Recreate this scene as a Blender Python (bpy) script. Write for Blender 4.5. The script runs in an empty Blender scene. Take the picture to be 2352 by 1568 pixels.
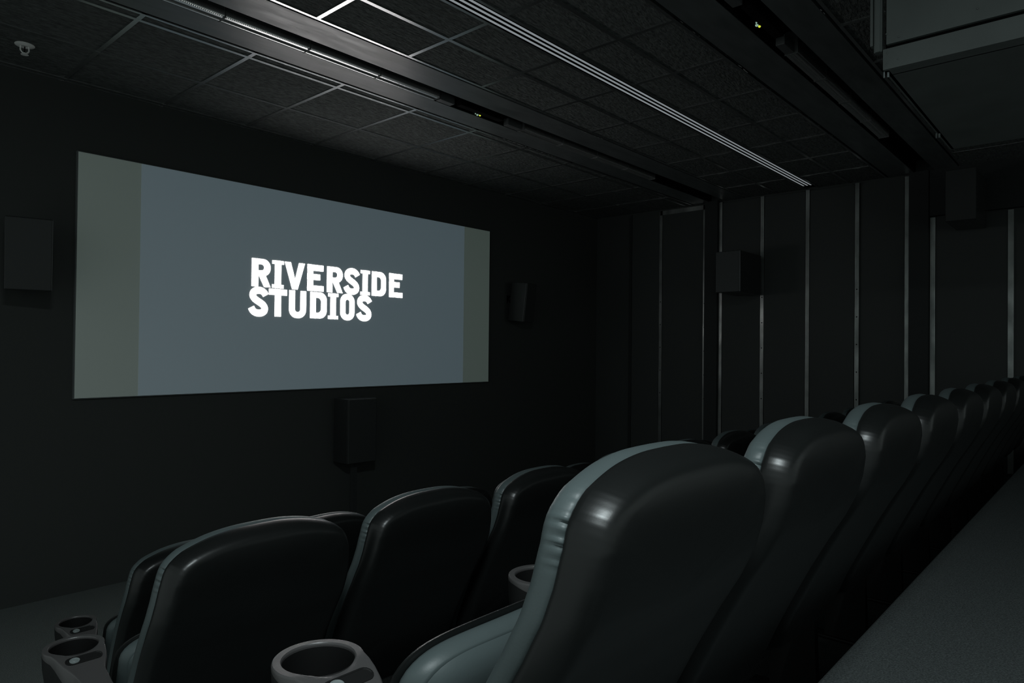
import bpy, bmesh, math, random
from mathutils import Vector, Matrix
random.seed(7)
C = bpy.context.scene.collection
ZC = 1.6            # height of the lens above the front floor
CEIL = ZC + 1.683
XW = 7.3            # right wall
YS = 5.03           # screen plane
# ------------------------------------------------------------------ materials
def mat(name, col, rough=.6, metal=0., spec=.5, emis=None, estr=0., bump=None, mottle=None, rough_var=None, aniso=0.):
    m = bpy.data.materials.new(name); m.use_nodes = True
    nt = m.node_tree; b = nt.nodes['Principled BSDF']
    b.inputs['Base Color'].default_value = (*col, 1)
    b.inputs['Roughness'].default_value = rough
    b.inputs['Metallic'].default_value = metal
    b.inputs['Specular IOR Level'].default_value = spec
    b.inputs['Anisotropic'].default_value = aniso
    if emis:
        b.inputs['Emission Color'].default_value = (*emis, 1); b.inputs['Emission Strength'].default_value = estr
    tc = nt.nodes.new('ShaderNodeTexCoord')
    def noise(scale, detail=4, stretch=None):
        n = nt.nodes.new('ShaderNodeTexNoise'); n.inputs['Scale'].default_value = scale; n.inputs['Detail'].default_value = detail
        if stretch:
            mp = nt.nodes.new('ShaderNodeMapping'); mp.inputs['Scale'].default_value = stretch
            nt.links.new(tc.outputs['Object'], mp.inputs['Vector']); nt.links.new(mp.outputs[0], n.inputs['Vector'])
        else:
            nt.links.new(tc.outputs['Object'], n.inputs['Vector'])
        return n
    if mottle:                       # (scale, lo, hi, stretch)
        n = noise(mottle[0], 5, mottle[3] if len(mottle) > 3 else None)
        r = nt.nodes.new('ShaderNodeMapRange'); r.inputs[3].default_value = mottle[1]; r.inputs[4].default_value = mottle[2]
        r.inputs[1].default_value = .3; r.inputs[2].default_value = .7
        mx = nt.nodes.new('ShaderNodeMix'); mx.data_type = 'RGBA'; mx.blend_type = 'MULTIPLY'; mx.inputs[0].default_value = 1
        mx.inputs[6].default_value = (*col, 1)
        nt.links.new(n.outputs['Fac'], r.inputs[0]); nt.links.new(r.outputs[0], mx.inputs[7]); nt.links.new(mx.outputs[2], b.inputs['Base Color'])
    if rough_var:
        n = noise(rough_var[0], 4, rough_var[3] if len(rough_var) > 3 else None)
        r = nt.nodes.new('ShaderNodeMapRange'); r.inputs[3].default_value = rough_var[1]; r.inputs[4].default_value = rough_var[2]
        r.inputs[1].default_value = .3; r.inputs[2].default_value = .7
        nt.links.new(n.outputs['Fac'], r.inputs[0]); nt.links.new(r.outputs[0], b.inputs['Roughness'])
    if bump:                         # (scale, strength, distance, stretch)
        n = noise(bump[0], 6, bump[3] if len(bump) > 3 else None)
        bp = nt.nodes.new('ShaderNodeBump'); bp.inputs['Strength'].default_value = bump[1]; bp.inputs['Distance'].default_value = bump[2]
        nt.links.new(n.outputs['Fac'], bp.inputs['Height']); nt.links.new(bp.outputs[0], b.inputs['Normal'])
    return m

M = {}
M['wall'] = mat('black_wall_cloth', (.060, .064, .061), .9, spec=.2, bump=(220, .3, .002))
M['wall_side'] = mat('side_wall_cloth', (.066, .071, .069), .9, spec=.2, bump=(220, .3, .002))
M['wallpanel'] = mat('black_wall_panel', (.036, .04, .039), .85, spec=.2)
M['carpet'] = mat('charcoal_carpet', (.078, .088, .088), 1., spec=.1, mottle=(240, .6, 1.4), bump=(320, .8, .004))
M['carpet_front'] = mat('front_carpet_painted_light', (.165, .185, .178), 1., spec=.1, mottle=(240, .6, 1.4), bump=(320, .8, .004))  # same carpet as the treads, colour raised to imitate light on the front floor
M['tile'] = mat('dark_mineral_tile', (.125, .135, .130), .9, spec=.25, mottle=(26, .62, 1.35, (1, 2.4, 1)), bump=(30, 1., .03, (1, 2.6, 1)))
M['tbar'] = mat('black_gloss_tbar', (.62, .63, .63), .27, metal=.95)
M['plaster'] = mat('dark_satin_plaster', (.105, .115, .115), .42, spec=1., mottle=(5, .8, 1.2, (1, 3, 1)), rough_var=(9, .31, .46, (.5, 3, 1)))
M['pil'] = mat('black_pilaster', (.045, .048, .048), .9, spec=.1)
M['slot'] = mat('matt_black_recess', (.004, .004, .004), .9, spec=.1)
M['alu'] = mat('pale_slat_added_glow', (.7, .72, .73), .5, emis=(.17, .187, .197), estr=1.)  # emission added to lift the diffuser slats, no light source behind them
M['strip'] = mat('brushed_metal_strip', (.3, .32, .31), .34, metal=.75, rough_var=(14, .28, .5, (1, 1, .4)), mottle=(8, .6, 1.2, (1, 1, .5)))
M['white'] = mat('white_enamel', (.9, .9, .88), .35)
M['lens'] = mat('frosted_lamp_lens', (.9, .9, .89), .27, metal=.9)
M['lampend'] = mat('grey_lamp_end_cap', (.10, .105, .105), .45)
M['leather'] = mat('grey_green_leather', (.072, .092, .093), .46, spec=.4, bump=(260, .12, .001), mottle=(7, .92, 1.08))
M['stitch'] = mat('pale_stitch_thread', (.3, .33, .33), .8)
M['shell'] = mat('black_moulded_shell', (.008, .009, .0088), .36, spec=.5, bump=(420, .06, .0006))
M['arm'] = mat('dark_textured_plastic', (.072, .069, .069), .36, spec=.6, bump=(500, .25, .0008))
M['armbody'] = mat('black_arm_plastic', (.010, .0105, .0105), .5, spec=.3)
M['cup'] = mat('black_cup_liner', (.006, .006, .006), .7, spec=.2)
M['plate'] = mat('seat_plate_black', (.015, .015, .015), .25)
M['disc'] = mat('seat_number_disc', (.22, .25, .25), .4)
M['metalleg'] = mat('black_steel_leg', (.01, .01, .01), .5)
M['speaker'] = mat('black_speaker_cabinet', (.03, .032, .032), .22)
M['grille_dark'] = mat('dark_speaker_grille', (.034, .037, .036), .7)
M['grille'] = mat('grey_speaker_grille', (.05, .056, .056), .7, bump=(600, .5, .001))
M['duct'] = mat('dark_grey_duct_paint', (.17, .19, .183), .6, spec=.3, mottle=(4, .9, 1.1))
M['bolt'] = mat('steel_bolt', (.35, .4, .4), .35, metal=.6)
M['chip'] = mat('bare_plaster_chip', (.5, .52, .5), .8)
M['led'] = mat('yellow_green_led', (.1, .1, .02), .4, emis=(.75, .85, .05), estr=.9)
M['ledw'] = mat('pale_green_led', (.1, .1, .1), .4, emis=(.45, .7, .55), estr=.5)
M['screen'] = mat('screen_margin_added_glow', (.55, .56, .55), .9, spec=.1, emis=(.019, .028, .023), estr=1.)  # margins carry no picture; faint emission added to lift their brightness
M['screenpic'] = mat('projected_blue_grey', (.5, .51, .51), .9, spec=.1, emis=(.033, .050, .060), estr=1.)
M['letters'] = mat('projected_white_letters', (.8, .8, .8), .9, spec=.1, emis=(1., .965, .95), estr=6.0)
M['fabric_edge'] = mat('screen_edge', (.12, .13, .13), .7)

# ------------------------------------------------------------------ helpers
def mkobj(name, verts, faces, m, parent=None, smooth=False, loc=None):
    me = bpy.data.meshes.new(name); me.from_pydata([tuple(v) for v in verts], [], faces)
    me.materials.append(m); me.validate(); 
    bm = bmesh.new(); bm.from_mesh(me); bmesh.ops.remove_doubles(bm, verts=bm.verts, dist=1e-6)
    bmesh.ops.recalc_face_normals(bm, faces=bm.faces); bm.to_mesh(me); bm.free()
    if smooth:
        me.polygons.foreach_set('use_smooth', [True] * len(me.polygons))
        try: me.set_sharp_from_angle(angle=math.radians(smooth if smooth is not True else 40))
        except Exception: pass
    o = bpy.data.objects.new(name, me); C.objects.link(o)
    if parent: o.parent = parent
    if loc: o.location = loc
    return o
class MB:
    def __init__(s): s.v = []; s.f = []
    def box(s, a, b, bev=0.):
        (x0, y0, z0), (x1, y1, z1) = a, b
        n = len(s.v)
        if bev <= 0:
            s.v += [(x0,y0,z0),(x1,y0,z0),(x1,y1,z0),(x0,y1,z0),(x0,y0,z1),(x1,y0,z1),(x1,y1,z1),(x0,y1,z1)]
            s.f += [tuple(n+i for i in q) for q in ((0,3,2,1),(4,5,6,7),(0,1,5,4),(1,2,6,5),(2,3,7,6),(3,0,4,7))]
        else:
            bm = bmesh.new(); bmesh.ops.create_cube(bm, size=1)
            for v in bm.verts:
                v.co = Vector(((x0+x1)/2+v.co.x*(x1-x0), (y0+y1)/2+v.co.y*(y1-y0), (z0+z1)/2+v.co.z*(z1-z0)))
            bmesh.ops.bevel(bm, geom=list(bm.edges), offset=bev, segments=2, affect='EDGES', profile=.5)
            bm.verts.index_update()
            s.v += [v.co[:] for v in bm.verts]; s.f += [tuple(n+v.index for v in f.verts) for f in bm.faces]; bm.free()
        return s
    def rings(s, rings, cap0=True, cap1=True, closed=True):
        n = len(s.v); N = len(rings[0])
        for r in rings: s.v += [tuple(p) for p in r]
        for k in range(len(rings)-1):
            for i in range(N if closed else N-1):
                j = (i+1) % N
                s.f.append((n+k*N+i, n+k*N+j, n+(k+1)*N+j, n+(k+1)*N+i))
        if cap0: s.f.append(tuple(n+i for i in range(N))[::-1])
        if cap1: s.f.append(tuple(n+(len(rings)-1)*N+i for i in range(N)))
        return s
    def lathe(s, prof, N=24, c=(0,0,0)):
        return s.rings([[(c[0]+r*math.cos(2*math.pi*i/N), c[1]+r*math.sin(2*math.pi*i/N), c[2]+z) for i in range(N)] for r, z in prof])
    def tube(s, pts, r, N=8):
        pts = [Vector(p) for p in pts]; rr = []
        for i, p in enumerate(pts):
            d = (pts[min(i+1, len(pts)-1)] - pts[max(i-1, 0)]).normalized()
            a = d.orthogonal().normalized() if i == 0 else (rr_a - d*rr_a.dot(d)).normalized()
            rr_a = a; b = d.cross(a)
            rr.append([p + r*(a*math.cos(t*2*math.pi/N) + b*math.sin(t*2*math.pi/N)) for t in range(N)])
        return s.rings(rr)
    def build(s, name, m, parent=None, smooth=False, loc=None): return mkobj(name, s.v, s.f, m, parent, smooth, loc)
def tag(o, label=None, cat=None, group=None, kind=None):
    if label: o['label'] = label
    if cat: o['category'] = cat
    if group: o['group'] = group
    if kind: o['kind'] = kind
    return o
def empty(name, loc, label=None, cat=None, group=None, rz=0.):
    o = bpy.data.objects.new(name, None); C.objects.link(o); o.location = loc; o.rotation_euler = (0, 0, rz)
    o.empty_display_size = .05
    return tag(o, label, cat, group)
def copy_tree(o, parent=None):
    c = o.copy(); C.objects.link(c)
    if parent: c.parent = parent
    for ch in [x for x in kids.get(o.name, [])]:
        copy_tree(ch, c)
    return c
def struct(name, mb, m, smooth=False): return tag(mb.build(name, m, None, smooth), kind='structure')

# ------------------------------------------------------------------ room shell
XL, YB = -1.7, -3.0
DY = [(2.51, 6.0, 0.0), (1.57, 2.51, .285), (.52, 1.57, .57), (YB, .52, .855)]    # stepped carpet treads, front to back
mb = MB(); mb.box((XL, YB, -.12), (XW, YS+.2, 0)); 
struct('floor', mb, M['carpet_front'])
for y0, y1, z in DY[1:]:
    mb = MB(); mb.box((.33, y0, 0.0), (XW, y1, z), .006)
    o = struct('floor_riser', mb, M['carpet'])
mb = MB(); mb.box((XL-.15, YS+.03, -.12), (XW+.15, YS+.2, CEIL+.25)); struct('wall_front', mb, M['wall'])
mb = MB(); mb.box((XW, YB, -.12), (XW+.15, YS+.2, CEIL+.25)); struct('wall_right', mb, M['wall_side'])
# raised aisle landing behind the back row at the left
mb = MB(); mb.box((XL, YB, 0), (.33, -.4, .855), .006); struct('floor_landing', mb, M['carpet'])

# ceiling: mineral tiles, T-bars, two smooth bulkheads each with a recessed slot
SL1, SL2 = (3.325, 3.50), (1.30, 1.465)
BK1, BK2 = (3.09, 3.71), (1.10, 1.70)
DIF = (2.335, 2.445)
xs = [-1.7] + [1.338 + .6*k for k in range(-4, 10)] + [XW]
ys_blocks = [(YB, [-2.5, -1.9, -1.3, -.7, -.1, .5, 1.10]), (BK1[1], [3.80, 4.40, 5.0, YS+.03]), (BK2[1], [2.04, DIF[0]]), (DIF[1], [2.745, BK1[0]])]
tm = MB(); gm = MB(); T = .012
for y0, lst in ys_blocks:
    yy = [y0] + lst
    tm.box((XL, yy[0], CEIL), (XW, yy[-1], CEIL+.05))
    for k, y in enumerate(yy):
        w = T if 0 < k < len(yy)-1 else .009
        off = 0 if 0 < k < len(yy)-1 else (.009 if k == 0 else -.009)
        gm.box((XL, y-w+off, CEIL-.006), (XW, y+w+off, CEIL+.002))
    for x in xs[1:-1]:
        gm.box((x-T, yy[0], CEIL-.0055), (x+T, yy[-1], CEIL+.002))
ce = struct('ceiling', tm, M['tile'])
def chips(par, spots):
    L_ = random.Random(3); v = []; f = []
    for x0, x1, y, n, w in spots:
        for q in range(n):
            cx = x0 + (x1-x0)*(q+L_.random())/n; ln = L_.uniform(.006, .032); k = len(v)
            cy = y + L_.uniform(-.006, .006); m = 7
            for i in range(m):
                a = 2*math.pi*i/m; rr_ = L_.uniform(.5, 1.1)
                v.append((cx+ln*rr_*math.cos(a), cy+w*rr_*math.sin(a), CEIL-.0068))
            f.append(tuple(range(k, k+m)))
    o = mkobj('chipped_paint', v, f, M['chip'], par); o['kind'] = 'stuff'; o['label'] = 'pale flecks of chipped paint along the edge'
gr = gm.build('ceiling_grid', M['tbar'], ce); gr['label'] = 'glossy black ceiling grid bars'
for n, (bk, sl) in enumerate(((BK1, SL1), (BK2, SL2))):
    mb = MB()
    mb.box((XL, bk[0]+.018, CEIL-.004), (XW, sl[0], CEIL+.12)); mb.box((XL, sl[1], CEIL-.004), (XW, bk[1]-.018, CEIL+.12))
    t = struct('trim_%d' % (n+1), mb, M['plaster'])
    mb = MB(); mb.box((XL, sl[0], CEIL+.12), (XW, sl[1], CEIL+.13)); mb.box((XL, sl[0]-.0005, CEIL), (XW, sl[0]+.002, CEIL+.12)); mb.box((XL, sl[1]-.002, CEIL), (XW, sl[1]+.0005, CEIL+.12))
    mb.build('slot_lining', M['slot'], t)
    chips(t, [[(4.02, 4.35, 3.70, 9, .0045), (4.4, 4.75, 3.705, 5, .003), (3.25, 3.7, 3.70, 3, .002), (4.2, 4.6, 3.10, 5, .003), (3.9, 4.1, 3.17, 2, .002), (4.9, 5.2, 3.10, 2, .002), (1.9, 2.0, 3.25, 2, .0015)], [(3.15, 3.4, 1.69, 3, .002), (3.85, 4.0, 1.69, 3, .0035), (4.2, 5.6, 1.69, 6, .002), (3.45, 3.6, 1.11, 2, .003)]][n])
mb = MB(); mb.box((XL, YB, CEIL+.2), (XW, YS+.2, CEIL+.25)); struct('ceiling_slab', mb, M['slot'])
mb = MB(); mb.box((XL, DIF[0], CEIL+.012), (XW, DIF[1], CEIL+.07)); struct('trim_3', mb, M['slot'])

# right wall: metal strips between black cloth panels, black pilasters
STR = [4.55, 4.13, 3.57, 3.37, 2.90, 2.43, 1.96, 1.53, 1.32, .735]
lbl = 0
for k, y in enumerate(STR):
    z1 = CEIL-.02 if y > 1.4 else ZC+1.25
    hw = .019 if y > 1.4 else .021
    X = XW - .012 - (.02 if y in (2.90, 2.43, 1.96, 3.37) else 0)
    mb = MB(); mb.box((X-.004, y-hw, .02), (XW, y+hw, z1))
    if y == 4.13: mb.box((X-.004, 3.55, z1-.05), (XW, 4.14, z1))
    s = struct('trim_%d' % (k+4), mb, M['strip'] if k else M['wallpanel'])
    if k in (1, 2, 4, 6):
        for q in range(5):
            b = MB(); b.lathe([(.006, 0), (.006, .002), (.003, .004)], 8)
            o = b.build('screw', M['slot'], s, True); o.rotation_euler = (0, -math.pi/2, 0)
            o.location = (X-.004, y, ZC + .62 - .27*q - .04*(k % 3))
for k, (a, b) in enumerate(((3.395, 3.545), (1.345, 1.505))):
    mb = MB(); mb.box((XW-.07, a, 0), (XW, b, CEIL)); struct('trim_%d' % (20+k), mb, M['pil'])
mb = MB(); mb.box((XW-.06, YB, ZC+1.26), (XW, 1.34, CEIL)); struct('trim_22', mb, M['pil'])
# cloth panels (slightly proud)
for k in range(len(STR)-1):
    a, b = STR[k+1], STR[k]
    if b - a < .25: continue
    px = XW - .012 - (.02 if 1.9 < (a+b)/2 < 3.4 else 0) 
    mb = MB(); mb.box((px, a+.024, .03), (XW, b-.024, (CEIL-.03) if a > 1.4 else ZC+1.25)); struct('wall_right_panel', mb, M['wall_side'])

# ------------------------------------------------------------------ screen
scr = empty('cinema_screen', (3.35, YS, ZC+.45), 'wide cinema screen on the front wall, showing white RIVERSIDE STUDIOS lettering', 'screen')
def quad(name, x0, x1, z0, z1, y0, y1, m, parent):
    mb = MB(); mb.box((x0-3.35, y0-YS, z0-.45), (x1-3.35, y1-YS, z1-.45)); return mb.build(name, m, parent)
fr = quad('frame', 1.425, 5.280, -.350, 1.250, YS+.004, YS+.028, M['fabric_edge'], scr)
quad('screen_surface', 1.432, 5.273, -.344, 1.245, YS, YS+.006, M['screen'], scr)['label'] = 'pale grey margins of the screen, faint glow added'
pic = quad('projected_picture', 1.812, 4.897, -.3435, 1.2445, YS-.0012, YS-.0002, M['screenpic'], scr)
pic['label'] = 'blue-grey projected picture'
class L2:
    """flat lettering out of polygons and stroked contours in the x-z plane"""
    def __init__(s): s.v = []; s.f = []
    def poly(s, pts):
        n = len(s.v); s.v += [tuple(p) for p in pts]; s.f.append(tuple(range(n, n+len(pts))))
    def rect(s, x0, z0, x1, z1): s.poly([(x0,z0),(x1,z0),(x1,z1),(x0,z1)])
    def band(s, A, B, closed=False):
        n = len(s.v); N = len(A); s.v += list(A) + list(B)
        for i in range(N if closed else N-1):
            j = (i+1) % N; s.f.append((n+i, n+j, n+N+j, n+N+i))
    def stroke(s, P, w):
        P = [Vector((a, b)) for a, b in P]; A = []; B = []
        for i, p in enumerate(P):
            d = (P[min(i+1, len(P)-1)] - P[max(i-1, 0)]).normalized(); nn = Vector((-d.y, d.x))*w/2
            A.append((p+nn)[:]); B.append((p-nn)[:])
        s.band(A, B)
def cr(P, n=6):
    out = []
    for i in range(len(P)-1):
        p0 = P[max(i-1, 0)]; p1 = P[i]; p2 = P[i+1]; p3 = P[min(i+2, len(P)-1)]
        for k in range(n):
            t = k/n
            out.append(tuple(.5*((2*p1[a]) + (-p0[a]+p2[a])*t + (2*p0[a]-5*p1[a]+4*p2[a]-p3[a])*t*t + (-p0[a]+3*p1[a]-3*p2[a]+p3[a])*t**3) for a in range(len(p1))))
    out.append(tuple(P[-1])); return out
def dcon(x0, xr, zb, zt, r, n=10):
    o = [(x0, zt)]
    for k in range(n+1): a = math.pi/2*(1-k/n); o.append((xr-r+r*math.cos(a), zt-r+r*math.sin(a)))
    for k in range(n+1): a = -math.pi/2*k/n; o.append((xr-r+r*math.cos(a), zb+r+r*math.sin(a)))
    return o + [(x0, zb)]
H = .217
def gR(L, x, z):
    L.rect(x, z, x+.054, z+H)
    L.band([(x+a, z+b) for a, b in dcon(.04, .156, .085, H, .062)], [(x+a, z+b) for a, b in dcon(.04, .102, .127, .175, .023)])
    L.poly([(x+.054, z+.095), (x+.112, z+.098), (x+.158, z), (x+.103, z)])
def gI(L, x, z):
    L.rect(x+.023, z, x+.078, z+H); L.rect(x, z, x+.101, z+.027); L.rect(x, z+H-.027, x+.101, z+H)
def gV(L, x, z):
    L.poly([(x, z+H), (x+.054, z+H), (x+.094, z+.082), (x+.094, z), (x+.068, z)]); L.poly([(x+.127, z+H), (x+.182, z+H), (x+.118, z), (x+.094, z), (x+.094, z+.082)])
def gE(L, x, z):
    L.rect(x, z, x+.054, z+H); L.rect(x, z+H-.049, x+.151, z+H); L.rect(x, z+.092, x+.121, z+.14); L.rect(x, z, x+.155, z+.045)
def gS(L, x, z):
    P = [(.058, .052), (.044, .073), (.022, .086), (0, .089), (-.027, .084), (-.046, .067), (-.049, .044), (-.036, .024), (-.014, .008), (.014, -.008), (.038, -.026), (.050, -.048), (.046, -.070), (.027, -.084), (0, -.089), (-.028, -.084), (-.048, -.070), (-.062, -.046)]
    L.stroke([(x+.076+a, z+H/2+b) for a, b in cr(P, 4)], .053)
def gD(L, x, z):
    L.rect(x, z, x+.054, z+H)
    L.band([(x+a, z+b) for a, b in dcon(.04, .158, 0, H, .066)], [(x+a, z+b) for a, b in dcon(.04, .103, .046, H-.046, .032)])
def gT(L, x, z): L.rect(x, z+H-.047, x+.156, z+H); L.rect(x+.051, z, x+.105, z+H)
def ucon(hw, top, bot, r, n=12):
    o = [(-hw, top)]
    for k in range(n+1): a = math.pi + math.pi/2*k/n; o.append((-hw+r+r*math.cos(a), bot+r+r*math.sin(a)))
    for k in range(n+1): a = -math.pi/2 + math.pi/2*k/n; o.append((hw-r+r*math.cos(a), bot+r+r*math.sin(a)))
    return o + [(hw, top)]
def gU(L, x, z): L.band([(x+.077+a, z+b) for a, b in ucon(.077, H, -.005, .068)], [(x+.077+a, z+b) for a, b in ucon(.0245, H, .043, .0235)])
def ocon(hw, z0, z1, r, n=10):
    o = []
    for cx, cz, a0 in ((hw-r, z1-r, 0), (-hw+r, z1-r, 90), (-hw+r, z0+r, 180), (hw-r, z0+r, 270)):
        for k in range(n+1): a = math.radians(a0 + 90*k/n); o.append((cx+r*math.cos(a), cz+r*math.sin(a)))
    return o
def gO(L, x, z): L.band([(x+.073+a, z+b) for a, b in ocon(.073, -.005, H+.005, .066)], [(x+.073+a, z+b) for a, b in ocon(.020, .043, H-.043, .0195)], True)
L = L2(); zb = .467
for g, x in ((gR, 2.617), (gI, 2.787), (gV, 2.895), (gE, 3.101), (gR, 3.287), (gS, 3.462), (gI, 3.628), (gD, 3.750), (gE, 3.945)): g(L, x, zb)
w1 = L; L = L2(); zb = .241
for g, x in ((gS, 2.602), (gT, 2.762), (gU, 2.938), (gD, 3.130), (gI, 3.301), (gO, 3.422), (gS, 3.596)): g(L, x, zb)
for L in (w1, L):
    me = bpy.data.meshes.new('lettering'); me.from_pydata([(x-3.35, -.0025, z-.45) for x, z in L.v], [], L.f); me.materials.append(M['letters'])
    o = bpy.data.objects.new('lettering', me); C.objects.link(o); o.parent = pic
    o['label'] = 'glowing white word RIVERSIDE' if L is w1 else 'glowing white word STUDIOS'

# ------------------------------------------------------------------ ceiling fittings
def strip_light():
    r = empty('strip_light', (0, 0, 0))
    L_ = .484
    prof = [(-.036, .03), (-.037, .002), (-.035, -.003), (-.028, -.0045), (-.018, -.0050), (-.008, -.0045), (-.004, .000), (.0, .006), (.004, .000), (.010, -.0062), (.020, -.0070), (.030, -.0066), (.034, -.003), (.036, .004), (.036, .03)]
    nseg = 48; rr = []
    for i in range(nseg*2+1):
        x = L_*i/(nseg*2); e = .0036 if i % 2 else 0
        rr.append([(x, y, z + (e if y < -.027 and z < .004 else 0)) for y, z in prof])
    mb = MB(); mb.rings(rr); mb.build('lens', M['lens'], r, 50)
    mb = MB(); mb.box((.0, -.034, .02), (L_, .034, .1245)); mb.build('housing', M['lampend'], r)
    for q in (-.002, L_-.001):
        mb = MB(); mb.box((q, -.037, -.008), (q+.0035, .037, .05), .001); mb.build('end_cap', M['lampend'], r)
    return r
kids = {}
def index():
    kids.clear()
    for o in bpy.data.objects:
        if o.parent: kids.setdefault(o.parent.name, []).append(o)
sl = strip_light(); index(); first = True
ordn = ['first', 'second', 'third', 'fourth', 'fifth', 'sixth', 'seventh', 'eighth', 'ninth', 'tenth', 'eleventh', 'twelfth']
def put(proto, flag=[]):
    if proto.name in flag: return copy_tree(proto)
    flag.append(proto.name); return proto
for k in range(4):
    o = put(sl); o.location = (3.09-.49*(4-k), 3.455, CEIL-.004); o['category'] = 'ceiling light'; o['group'] = 'strip lights in the front ceiling slot, left run'
    o['label'] = ['strip light cut by the top edge of the photo, front ceiling slot', 'gleaming strip light in the front ceiling slot, second of the bright left run', 'gleaming strip light in the front ceiling slot, third of the bright left run', 'gleaming strip light ending the bright left run, next to a small bracket'][k]
for k in range(4):
    o = put(sl); o.location = (3.955+.49*k, 3.455, CEIL-.004); o['category'] = 'ceiling light'; o['group'] = 'strip lights in the front ceiling slot, right run'
    o['label'] = 'dim unlit strip light in the front ceiling slot, %s of four in the right run' % ordn[k]
for k in range(4):
    o = put(sl); o.location = (3.905+.50*k, 1.40, CEIL-.004); o['category'] = 'ceiling light'; o['group'] = 'strip lights in the rear ceiling slot'
    o['label'] = 'dim strip light in the rear ceiling slot, %s of four nearest the metal box' % ordn[k]
o = put(sl); o.location = (2.55, 1.40, CEIL-.004); o['category'] = 'ceiling light'; o['label'] = 'strip light end cut by the top edge of the photo in the rear ceiling slot'
def junction(loc, name, lab):
    r = empty('junction_box', loc, lab, 'ceiling fitting')
    mb = MB(); mb.box((.02, -.02, -.004), (.15, .03, .05), .003); mb.build('left_bracket', M['lampend'], r)
    mb = MB(); mb.box((.19, -.045, .0), (.62, .005, .1245), .003); mb.build('tray', M['slot'], r)
    mb = MB(); mb.box((.70, -.02, -.004), (.85, .03, .05), .003); mb.build('right_bracket', M['lampend'], r)
    for n, q, s, m in (('indicator_light', (.425, .012), .0065, 'led'), ('indicator_light', (.405, .018), .008, 'ledw'), ('indicator_light', (.375, .008), .004, 'ledw')):
        b = MB(); b.lathe([(s, .004), (s, -.002), (s*.5, -.005)], 10); x = b.build(n, M[m], r, True); x.location = (q[0], q[1]-.004, -.002)
    mb = MB(); mb.box((.36, -.012, .002), (.45, .03, .03), .003); mb.build('sensor_body', M['slot'], r)
junction((3.09, 3.455, CEIL-.004), 'a', 'dark junction tray with tiny green-yellow light in the front ceiling slot')
junction((3.05, 1.40, CEIL-.004), 'b', 'dark junction tray with tiny green-yellow light in the rear ceiling slot')
# linear air diffuser with three pale slats; glow added to brighten them, no lamp
r = empty('linear_air_diffuser', (3, 2.39, CEIL), 'long air diffuser of three thin pale slats with added glow across the tiled ceiling', 'ceiling light')  # shares the ceiling light category, but is a diffuser with added glow
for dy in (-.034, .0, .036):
    mb = MB(); mb.rings([[(x, dy-.0075, -.004), (x, dy+.0075, -.004), (x, dy+.0075, -.0025), (x, dy-.0075, -.0025)] for x in (-2.4, 4.14)]); mb.build('glow_slat', M['alu'], r, 50)
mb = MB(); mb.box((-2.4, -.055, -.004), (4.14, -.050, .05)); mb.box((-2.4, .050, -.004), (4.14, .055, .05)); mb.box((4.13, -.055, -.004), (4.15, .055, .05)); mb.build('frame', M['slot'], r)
# sprinkler
r = empty('sprinkler_head', (1.04, 4.62, CEIL), 'small white fire sprinkler on the dark ceiling at the upper left', 'sprinkler')
mb = MB(); mb.lathe([(.048, 0), (.048, -.003), (.040, -.008), (.020, -.011), (.0175, -.006)], 28); mb.build('escutcheon', M['white'], r, True)
for s in (-1, 1):
    mb = MB(); mb.tube(cr([(s*.018, 0, -.006), (s*.020, 0, -.022), (s*.019, 0, -.034), (s*.010, 0, -.045), (0, 0, -.048)], 4), .0042); mb.build('yoke_arm', M['white'], r, True)
mb = MB(); mb.lathe([(.006, -.044), (.006, -.050), (.019, -.054), (.019, -.056), (.004, -.057)], 20); mb.build('deflector', M['white'], r, True)
mb = MB(); mb.lathe([(.003, -.010), (.003, -.044)], 10); mb.build('glass_bulb', M['slot'], r, True)

# ------------------------------------------------------------------ hanging metal box (upper right)
BX, BY, BZ = 3.2, .765, ZC+1.195
r = empty('ventilation_duct', (BX, BY, BZ), 'big dark grey bolted metal box hanging from the ceiling at upper right', 'duct')
mb = MB(); mb.box((.07, -2.4, .0), (1.5, -.005, CEIL-BZ), .003); mb.build('body', M['duct'], r)
mb = MB(); mb.box((.02, -2.4, .09), (.07, -.006, CEIL-BZ)); mb.build('recessed_core', M['slot'], r)
mb = MB(); mb.box((0., -2.4, .106), (.02, -.012, CEIL-BZ), .002); mb.build('side_panel', M['duct'], r)
mb = MB(); mb.box((-.002, -2.4, 0.), (.018, 0, .088), .002); mb.box((.018, -2.4, 0), (.08, 0, .01)); mb.box((.018, -.02, .0), (1.5, 0., .09)); mb.build('bottom_rail', M['duct'], r)
mb = MB(); mb.box((.0, .004, .082), (.03, .035, CEIL-BZ), .002); mb.box((-.006, .010, .082), (.0, .029, CEIL-BZ), .001); mb.box((.0, .039, .115), (.03, .05, CEIL-BZ), .001); mb.build('corner_channel', M['duct'], r)
for y, z in ((-.015, .022), (-.018, .068), (-.015, .150), (-.06, .125), (-.335, .155), (-.058, .032)):
    b = MB(); b.lathe([(.0042, 0), (.0042, .0016), (.002, .003)], 10); o = b.build('bolt', M['duct'], r, True); o.rotation_euler = (0, -math.pi/2, 0); o.location = (-.0015, y, z)
for x in (.035, 1.12):
    b = MB(); b.lathe([(.005, 0), (.005, -.022)], 8, (x, -.012, 0)); b.lathe([(.0035, 0), (.0035, -.026)], 8, (x-.014, .0, 0)); b.build('hanging_stud', M['bolt'], r, True)

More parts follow.
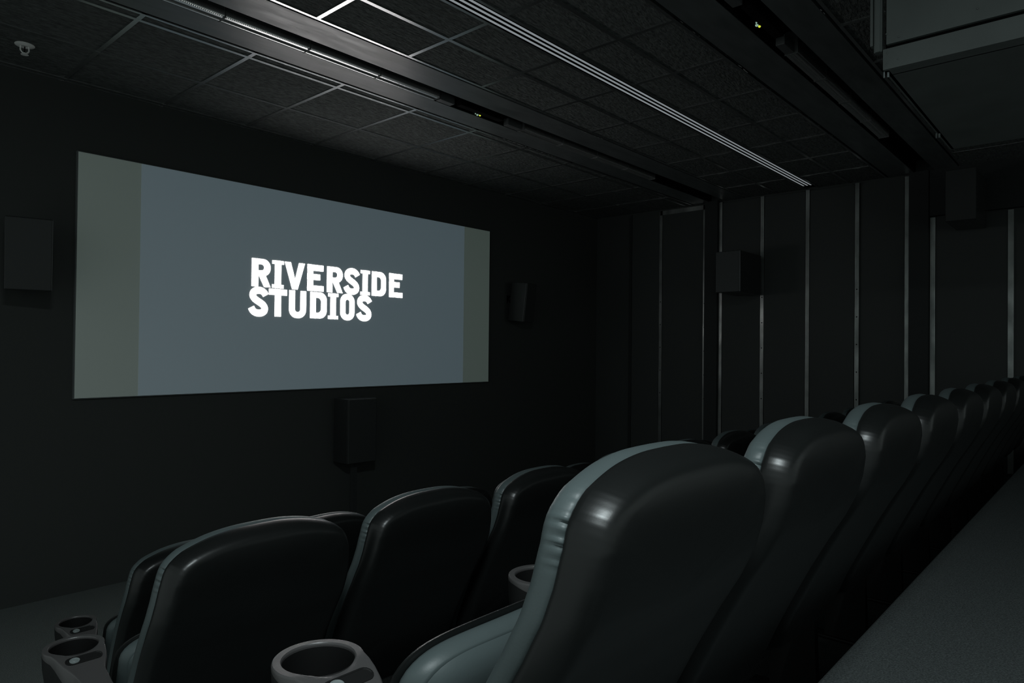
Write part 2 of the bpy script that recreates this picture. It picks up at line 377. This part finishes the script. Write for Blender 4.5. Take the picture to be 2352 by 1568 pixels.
# ------------------------------------------------------------------ speakers
def speaker(loc, size, rz, rx, lab, grp=None, bracket=.1, gm='grille_dark'):
    w, d, h = size
    r = empty('loudspeaker', loc, lab, 'speaker', grp, rz); r.rotation_euler = (rx, 0, rz)
    mb = MB(); mb.box((-w/2, 0.012, -h/2), (w/2, d, h/2), .006); mb.build('cabinet', M['speaker'], r)
    mb = MB(); mb.box((-w/2+.004, 0, -h/2+.004), (w/2-.004, .014, h/2-.004), .004); mb.build('grille', M[gm], r)
    if bracket:
        mb = MB(); mb.tube([(0, d-.02, 0), (0, d+bracket-.015, 0)], .018, 10); mb.box((-.05, d+bracket-.02, -.06), (.05, d+bracket, .06), .004); mb.build('wall_bracket', M['slot'], r)
R = math.radians
speaker((6.66, 3.015, ZC+.81), (.26, .54, .42), R(-90), 0, 'black box speaker on the right wall halfway up, covering one metal strip', gm='grille')
speaker((6.66, 1.01, ZC+1.31), (.22, .54, .43), R(-90), 0, 'black box speaker high on the right wall below the hanging metal box')
speaker((1.10, 4.72, ZC+.52), (.23, .22, .42), R(-14), R(6), 'black speaker with thin shiny top edge left of the screen', bracket=.15)
speaker((5.68, 4.80, ZC+.50), (.20, .20, .42), R(10), R(6), 'barely visible black speaker right of the screen', bracket=.09)
speaker((3.505, 4.80, ZC-.70), (.29, .21, .54), 0, 0, 'black centre speaker low on the front wall below the screen', bracket=0)
mb = MB(); mb.box((3.505-.02, 4.90, 0.02), (3.505+.02, 4.94, ZC-.97)); mb.box((3.36, 4.83, 0), (3.65, 5.0, .02)); o = mb.build('speaker_stand', M['pil']); tag(o, 'dark stand on the floor holding the centre speaker under the screen', 'speaker stand')

# ------------------------------------------------------------------ cinema seats
FP = [(1.0, .021), (.908, .020), (.88, .0125), (.86, .0104), (.82, .0112), (.78, .0178), (.74, .0300), (.69, .0545), (.64, .084), (.57, .1215), (.50, .1557), (.42, .193), (.34, .225), (.25, .255), (.1, .30)]
def fy(z):
    for (z0, y0), (z1, y1) in zip(FP, FP[1:]):
        if z >= z1: t = (z0-z)/(z0-z1); return y0 + (y1-y0)*max(0, t)
    return FP[-1][1]
def outline(half, n):
    P = cr(half, 8)               # from centre top to centre bottom on +x side
    d = [0]
    for a, b in zip(P, P[1:]): d.append(d[-1] + math.dist(a, b))
    out = []
    for i in range(n+1):
        t = d[-1]*i/n; k = max(j for j in range(len(d)) if d[j] <= t+1e-9); k = min(k, len(P)-2)
        u = (t-d[k])/max(1e-9, d[k+1]-d[k]); out.append((P[k][0]+(P[k+1][0]-P[k][0])*u, P[k][1]+(P[k+1][1]-P[k][1])*u))
    return out + [(-x, z) for x, z in out[-2:0:-1]]
def shrink(ring, d, zlo, zhi, hw):
    out = []
    for x, z in ring:
        cz = min(max(z, zlo), zhi); vx, vz = x, z-cz; l = math.hypot(vx, vz)
        s = max(0., 1 - d/max(l, 1e-6)) if d < hw else 0
        out.append((vx*s, cz+vz*s))
    return out
BO = outline([(0, .907), (.06, .9055), (.12, .8975), (.1735, .8825), (.1945, .8715), (.2125, .8555), (.2228, .831), (.231, .785), (.2392, .70), (.238, .6), (.2345, .5), (.230, .42), (.220, .35), (.20, .315), (.12, .30), (0, .298)], 90)
def densify(ring, m=4):
    out = []
    for k, (a, b) in enumerate(zip(ring, ring[1:] + ring[:1])):
        fine = abs(a[0]) > .15 and .78 < a[1] < .895
        for q in range(m if fine else 1): t = q/(m if fine else 1); out.append((a[0]+(b[0]-a[0])*t, a[1]+(b[1]-a[1])*t))
    return out
BO = densify(BO)
def back_layers(layers, yfun, ring, zlo, zhi, hw, wr=None):
    rr = []
    for k, (t, d) in enumerate(layers):
        pts = shrink(ring, d, zlo, zhi, hw)
        if wr and wr[k]:
            q = []
            for (x, z), (x0, z0) in zip(pts, ring):
                g = math.exp(-((z0-.838)/.030)**2) if abs(x0) > .15 else 0
                a = wr[k]*g*(math.sin(z0*520+1.1)+.5*math.sin(z0*810))
                q.append((x*(1-a/.2), z - a*.3))
            pts = q
        rr.append([(x, yfun(z)-t, z) for x, z in pts])
    return rr
def leg_mesh():
    mb = MB()
    mb.rings([[(x, y, z) for x, y, z in ((-.016, .20, 0), (.016, .20, 0), (.016, .34, 0), (-.016, .34, 0))], [(-.013, .21, .30), (.013, .21, .30), (.013, .33, .30), (-.013, .33, .30)], [(-.013, .19, .47), (.013, .19, .47), (.013, .40, .47), (-.013, .40, .47)]])
    mb.box((-.03, .14, 0), (.03, .40, .012), .003)
    return mb
def fz(y):                        # top of the armrest
    P = [(.60, .570), (.380, .570), (.360, .566), (.335, .558), (.305, .548), (.25, .537), (.18, .525), (.10, .512), (0., .50), (-.1, .49)]
    for (y0, z0), (y1, z1) in zip(P, P[1:]):
        if y >= y1: return z0 + (z1-z0)*max(0, (y0-y)/(y0-y1))
    return .49
CY = .42
def arm_parts(par, x):
    N = 64; hole = []; outer = []
    for i in range(N):
        a = 2*math.pi*i/N; hole.append((.0525*math.cos(a), CY+.0525*math.sin(a)))
    # outer contour: round nose around the cup, then a taper to the back
    cont = []
    for k in range(33): a = math.radians(-28 + 236*k/32); cont.append((.067*math.cos(a), CY+.067*math.sin(a)))
    cont += cr([cont[-1], (-.048, .335), (-.034, .295), (-.029, .25), (-.027, .23), (-.026, .20)], 5)[1:] + [(-.018, .185), (0, .180), (.018, .185)]
    cont += cr([(.026, .20), (.027, .23), (.029, .25), (.032, .295), (.048, .335), cont[0]], 5)[:-1]
    d = [0]
    cc = cont + [cont[0]]
    # resample by angle-matched arclength starting on +x
    for a, b in zip(cc, cc[1:]): d.append(d[-1]+math.dist(a, b))
    # match each hole point to outline along a morph of parameter
    def at(t):
        t %= d[-1]; k = max(j for j in range(len(d)) if d[j] <= t+1e-9); k = min(k, len(cc)-2); u = (t-d[k])/max(1e-9, d[k+1]-d[k])
        return (cc[k][0]+(cc[k+1][0]-cc[k][0])*u, cc[k][1]+(cc[k+1][1]-cc[k][1])*u)
    nose = d[32]; start = -28
    for i in range(N):
        a = 360*i/N
        rel = (a - start) % 360
        t = rel/236*nose if rel <= 236 else nose + (rel-236)/124*(d[-1]-nose)
        outer.append(at(t))
    rr = [[(x+hx, y, .480) for hx, y in hole], [(x+hx, y, .566) for hx, y in hole]]
    K = 16
    for k in range(K+1):
        s = k/K; ring = []
        for (hx, hy), (ox, oy) in zip(hole, outer):
            px, py = hx+(ox-hx)*s, hy+(oy-hy)*s
            e = .0035 if k == 0 else (.004 if k == K else (.0008 if k in (1, K-1) else 0))
            ring.append((x+px, py, fz(py)-e))
        rr.append(ring)
    dr = lambda y: .009 + .052*min(1, max(0, (CY+.02-y)/.17))**1.3
    low = [(x+ox*.995, oy, fz(oy)-dr(oy)) for ox, oy in outer]
    mb = MB(); mb.rings(rr+[low], cap0=False, cap1=False); arm = mb.build('armrest', M['arm'], par, 35)
    r2 = [low, [(x+ox*.97, oy+(CY-oy)*.01, fz(oy)-dr(oy)-.035) for ox, oy in outer], [(x+ox*.88, CY+(oy-CY)*.97, fz(oy)-dr(oy)-.075) for ox, oy in outer], [(x+ox*.6, CY+(oy-CY)*.94, fz(oy)-dr(oy)-.092) for ox, oy in outer]]
    mb = MB(); mb.rings(r2, cap0=False, cap1=True); mb.build('armrest_body', M['armbody'], arm, 35)
    mb = MB(); n = 32
    def c(r, z): return [(x+r*math.cos(2*math.pi*i/n), CY+r*math.sin(2*math.pi*i/n), z) for i in range(n)]
    mb.rings([c(.0523, .564), c(.0515, .558), c(.046, .475), c(.02, .473)], cap0=False); mb.build('cup_holder', M['cup'], arm, 35)
    # oval recess with a number disc, across the arm behind the cup
    def st(w, h, dz, yc=.343):
        o = []
        for sx, a0 in ((1, -90), (-1, 90)):
            for k in range(9):
                a = math.radians(a0+180*k/8); px = sx*(w-h)+h*math.cos(a); py = yc+h*math.sin(a)
                o.append((x+px, py, fz(py)+dz))
        return o
    mb = MB(); mb.rings([st(.040, .0125, -.002), st(.040, .0125, .0012), st(.0375, .0100, .0016), st(.0368, .0094, .0004)], cap0=False); pl = mb.build('seat_plate', M['plate'], arm, 30)
    mb = MB(); yc, xc = .343, -.020
    q = lambda r, dz: [(x+xc+r*1.25*math.cos(2*math.pi*i/20), yc+r*math.sin(2*math.pi*i/20), fz(yc+r*math.sin(2*math.pi*i/20))+dz) for i in range(20)]
    mb.rings([q(.0088, .0003), q(.0088, .0022), q(.0076, .0026), q(.0070, .0016), q(.0050, .0016), q(.0045, .0024), q(.001, .0026)], cap0=False); mb.build('number_disc', M['disc'], pl, 30)
    o = leg_mesh().build('leg', M['metalleg'], par, 30); o.location = (x, 0, 0)
def make_seat():
    r = empty('cinema_chair', (0, 0, 0))
    z0, z1, hw = .52, .72, .2
    lay = [(.006, .30), (.004, .12), (.002, .07), (.001, .04), (.002, .026), (.005, .015), (.010, .0065), (.016, .002), (.023, 0), (.031, .0005), (.037, .002), (.041, .004), (.0435, .008)]
    wr = [0]*8 + [.0003, .0009, .0016, .0020, .0020]
    mb = MB(); mb.rings(back_layers(lay, fy, BO, z0, z1, hw, wr)[0:], cap0=True, cap1=True); b = mb.build('backrest_cushion', M['leather'], r, 60)
    b['label'] = 'grey-green leather backrest cushion'
    lay = [(.0405, .012), (.0425, .004), (.046, .0012), (.054, .0012), (.066, .0035), (.076, .0075), (.083, .0115), (.0875, .0150), (.0905, .0195), (.0925, .0255), (.0933, .034), (.0937, .05), (.094, .09), (.094, .30)]
    mb = MB(); mb.rings(back_layers(lay, fy, BO, z0, z1, hw)); b = mb.build('backrest_shell', M['shell'], r, 60); b['label'] = 'glossy black moulded back shell'
    # tipped-up seat
    PO = outline([(0, .622), (.08, .6215), (.13, .619), (.165, .612), (.19, .598), (.203, .578), (.204, .55), (.204, .50), (.204, .30), (.205, .26), (.17, .235), (.1, .228), (0, .226)], 60)
    py = lambda z: .272 + (.62-z)*.31
    z0, z1, hw = .38, .46, .19
    mb = MB(); mb.rings(back_layers([(0, .30), (.001, .05), (.003, .018), (.006, .006), (.010, .001), (.014, .0), (.017, .004)], py, PO, z0, z1, hw)); mb.build('seat_shell', M['shell'], r, 60)
    lay = [(.018, .014), (.020, .009), (.026, .006), (.034, .006), (.042, .008), (.054, .015), (.0565, .0180), (.0575, .0225), (.0590, .0180), (.068, .026), (.077, .040), (.084, .060), (.088, .09), (.090, .30)]
    mb = MB(); mb.rings(back_layers(lay, py, PO, z0, z1, hw)); b = mb.build('seat_cushion', M['leather'], r, 60); b['label'] = 'grey-green leather tipped-up seat cushion'
    mb = MB(); mb.box((-.212, .24, .30), (.212, .28, .33), .004); mb.build('hinge_bar', M['metalleg'], r)
    arm_parts(r, -.236)
    return r
seat = make_seat(); index()
def place(x, y, z, lab, grp):
    o = put(seat); o.location = (x, y, z); tag(o, lab, 'chair', grp)
    dx = .014 if z > .5 else (-.012 if z > .2 else -.016)
    for ch in o.children_recursive if o is not seat else kids[seat.name]:
        if ch.name.split('.')[0] == 'armrest': ch.location.x = dx
    return o
GC, GB, GA = 'cinema chairs in the nearest row', 'cinema chairs in the middle row', 'cinema chairs in the front row'
labC = ['largest black-backed leather chair, closest to the camera at the left end of its row', 'black-backed leather chair just right of the largest one in the nearest row']
XC, XB, XA = .800, .8105, 1.10
for k in range(12):
    lab = labC[k] if k < 2 else 'black-backed grey leather chair, %s from the left in the nearest row' % ordn[k]
    place(XC+.52*k, .473, .57, lab, GC)
for k in range(12):
    lab = ['wide black chair back at the lower left, first of the middle row', 'black chair back between the lower left one and the largest chair, middle row', 'black chair back of the middle row partly hidden by the largest chair'][k] if k < 3 else 'chair of the middle row, %s from the left, its top showing behind the nearest row' % ordn[k]
    place(XB+.52*k, 1.528, .285, lab, GB)
posA = [0, 1] + [2.44+k for k in range(9)]
for k, q in enumerate(posA):
    lab = ['front row chair at the far left, its back partly behind the middle row', 'front row chair whose rounded top peeks over the first middle row chair'][k] if k < 2 else 'front row chair, %s from the left, only its top peeking over the middle row' % ordn[k]
    place(XA+.52*q, 2.50, 0, lab, GA)

# ------------------------------------------------------------------ lights
def area(name, loc, rot, size, power, col, sy=None):
    l = bpy.data.lights.new(name, 'AREA'); l.energy = power; l.color = col; l.size = size
    if sy: l.shape = 'RECTANGLE'; l.size_y = sy
    o = bpy.data.objects.new(name, l); C.objects.link(o); o.location = loc; o.rotation_euler = rot; return o
area('ceiling_lamp', (.02, -.12, CEIL-.02), (0, 0, 0), .42, 44, (.86, .98, 1.))
# left and back walls left out so an added, slightly cyan world fill enters
w = bpy.data.worlds.new('world'); bpy.context.scene.world = w; w.use_nodes = True
w.node_tree.nodes['Background'].inputs[0].default_value = (.86, 1., .98, 1)
w.node_tree.nodes['Background'].inputs[1].default_value = .27

# ------------------------------------------------------------------ camera
cd = bpy.data.cameras.new('camera'); cam = bpy.data.objects.new('camera', cd); C.objects.link(cam)
cd.sensor_width = 36; cd.lens = 36*1579.83/2352; cd.clip_start = .02; cd.clip_end = 60
cd.dof.use_dof = False
yaw, pit, rol = .842871912, .0111972248, .0100716724
f = Vector((math.sin(yaw)*math.cos(pit), math.cos(yaw)*math.cos(pit), math.sin(pit))); rt = Vector((math.cos(yaw), -math.sin(yaw), 0)); up = rt.cross(f)
r2 = rt*math.cos(rol)+up*math.sin(rol); u2 = -rt*math.sin(rol)+up*math.cos(rol)
cam.matrix_world = Matrix(((r2.x, u2.x, -f.x, 0), (r2.y, u2.y, -f.y, 0), (r2.z, u2.z, -f.z, ZC), (0, 0, 0, 1)))
sc = bpy.context.scene; sc.camera = cam
sc.view_settings.view_transform = 'Standard'; sc.view_settings.look = 'None'; sc.view_settings.gamma = 1; sc.view_settings.exposure = 0
sc.view_settings.use_curve_mapping = False
sc.cycles.max_bounces = 8; sc.cycles.filter_width = 1.0
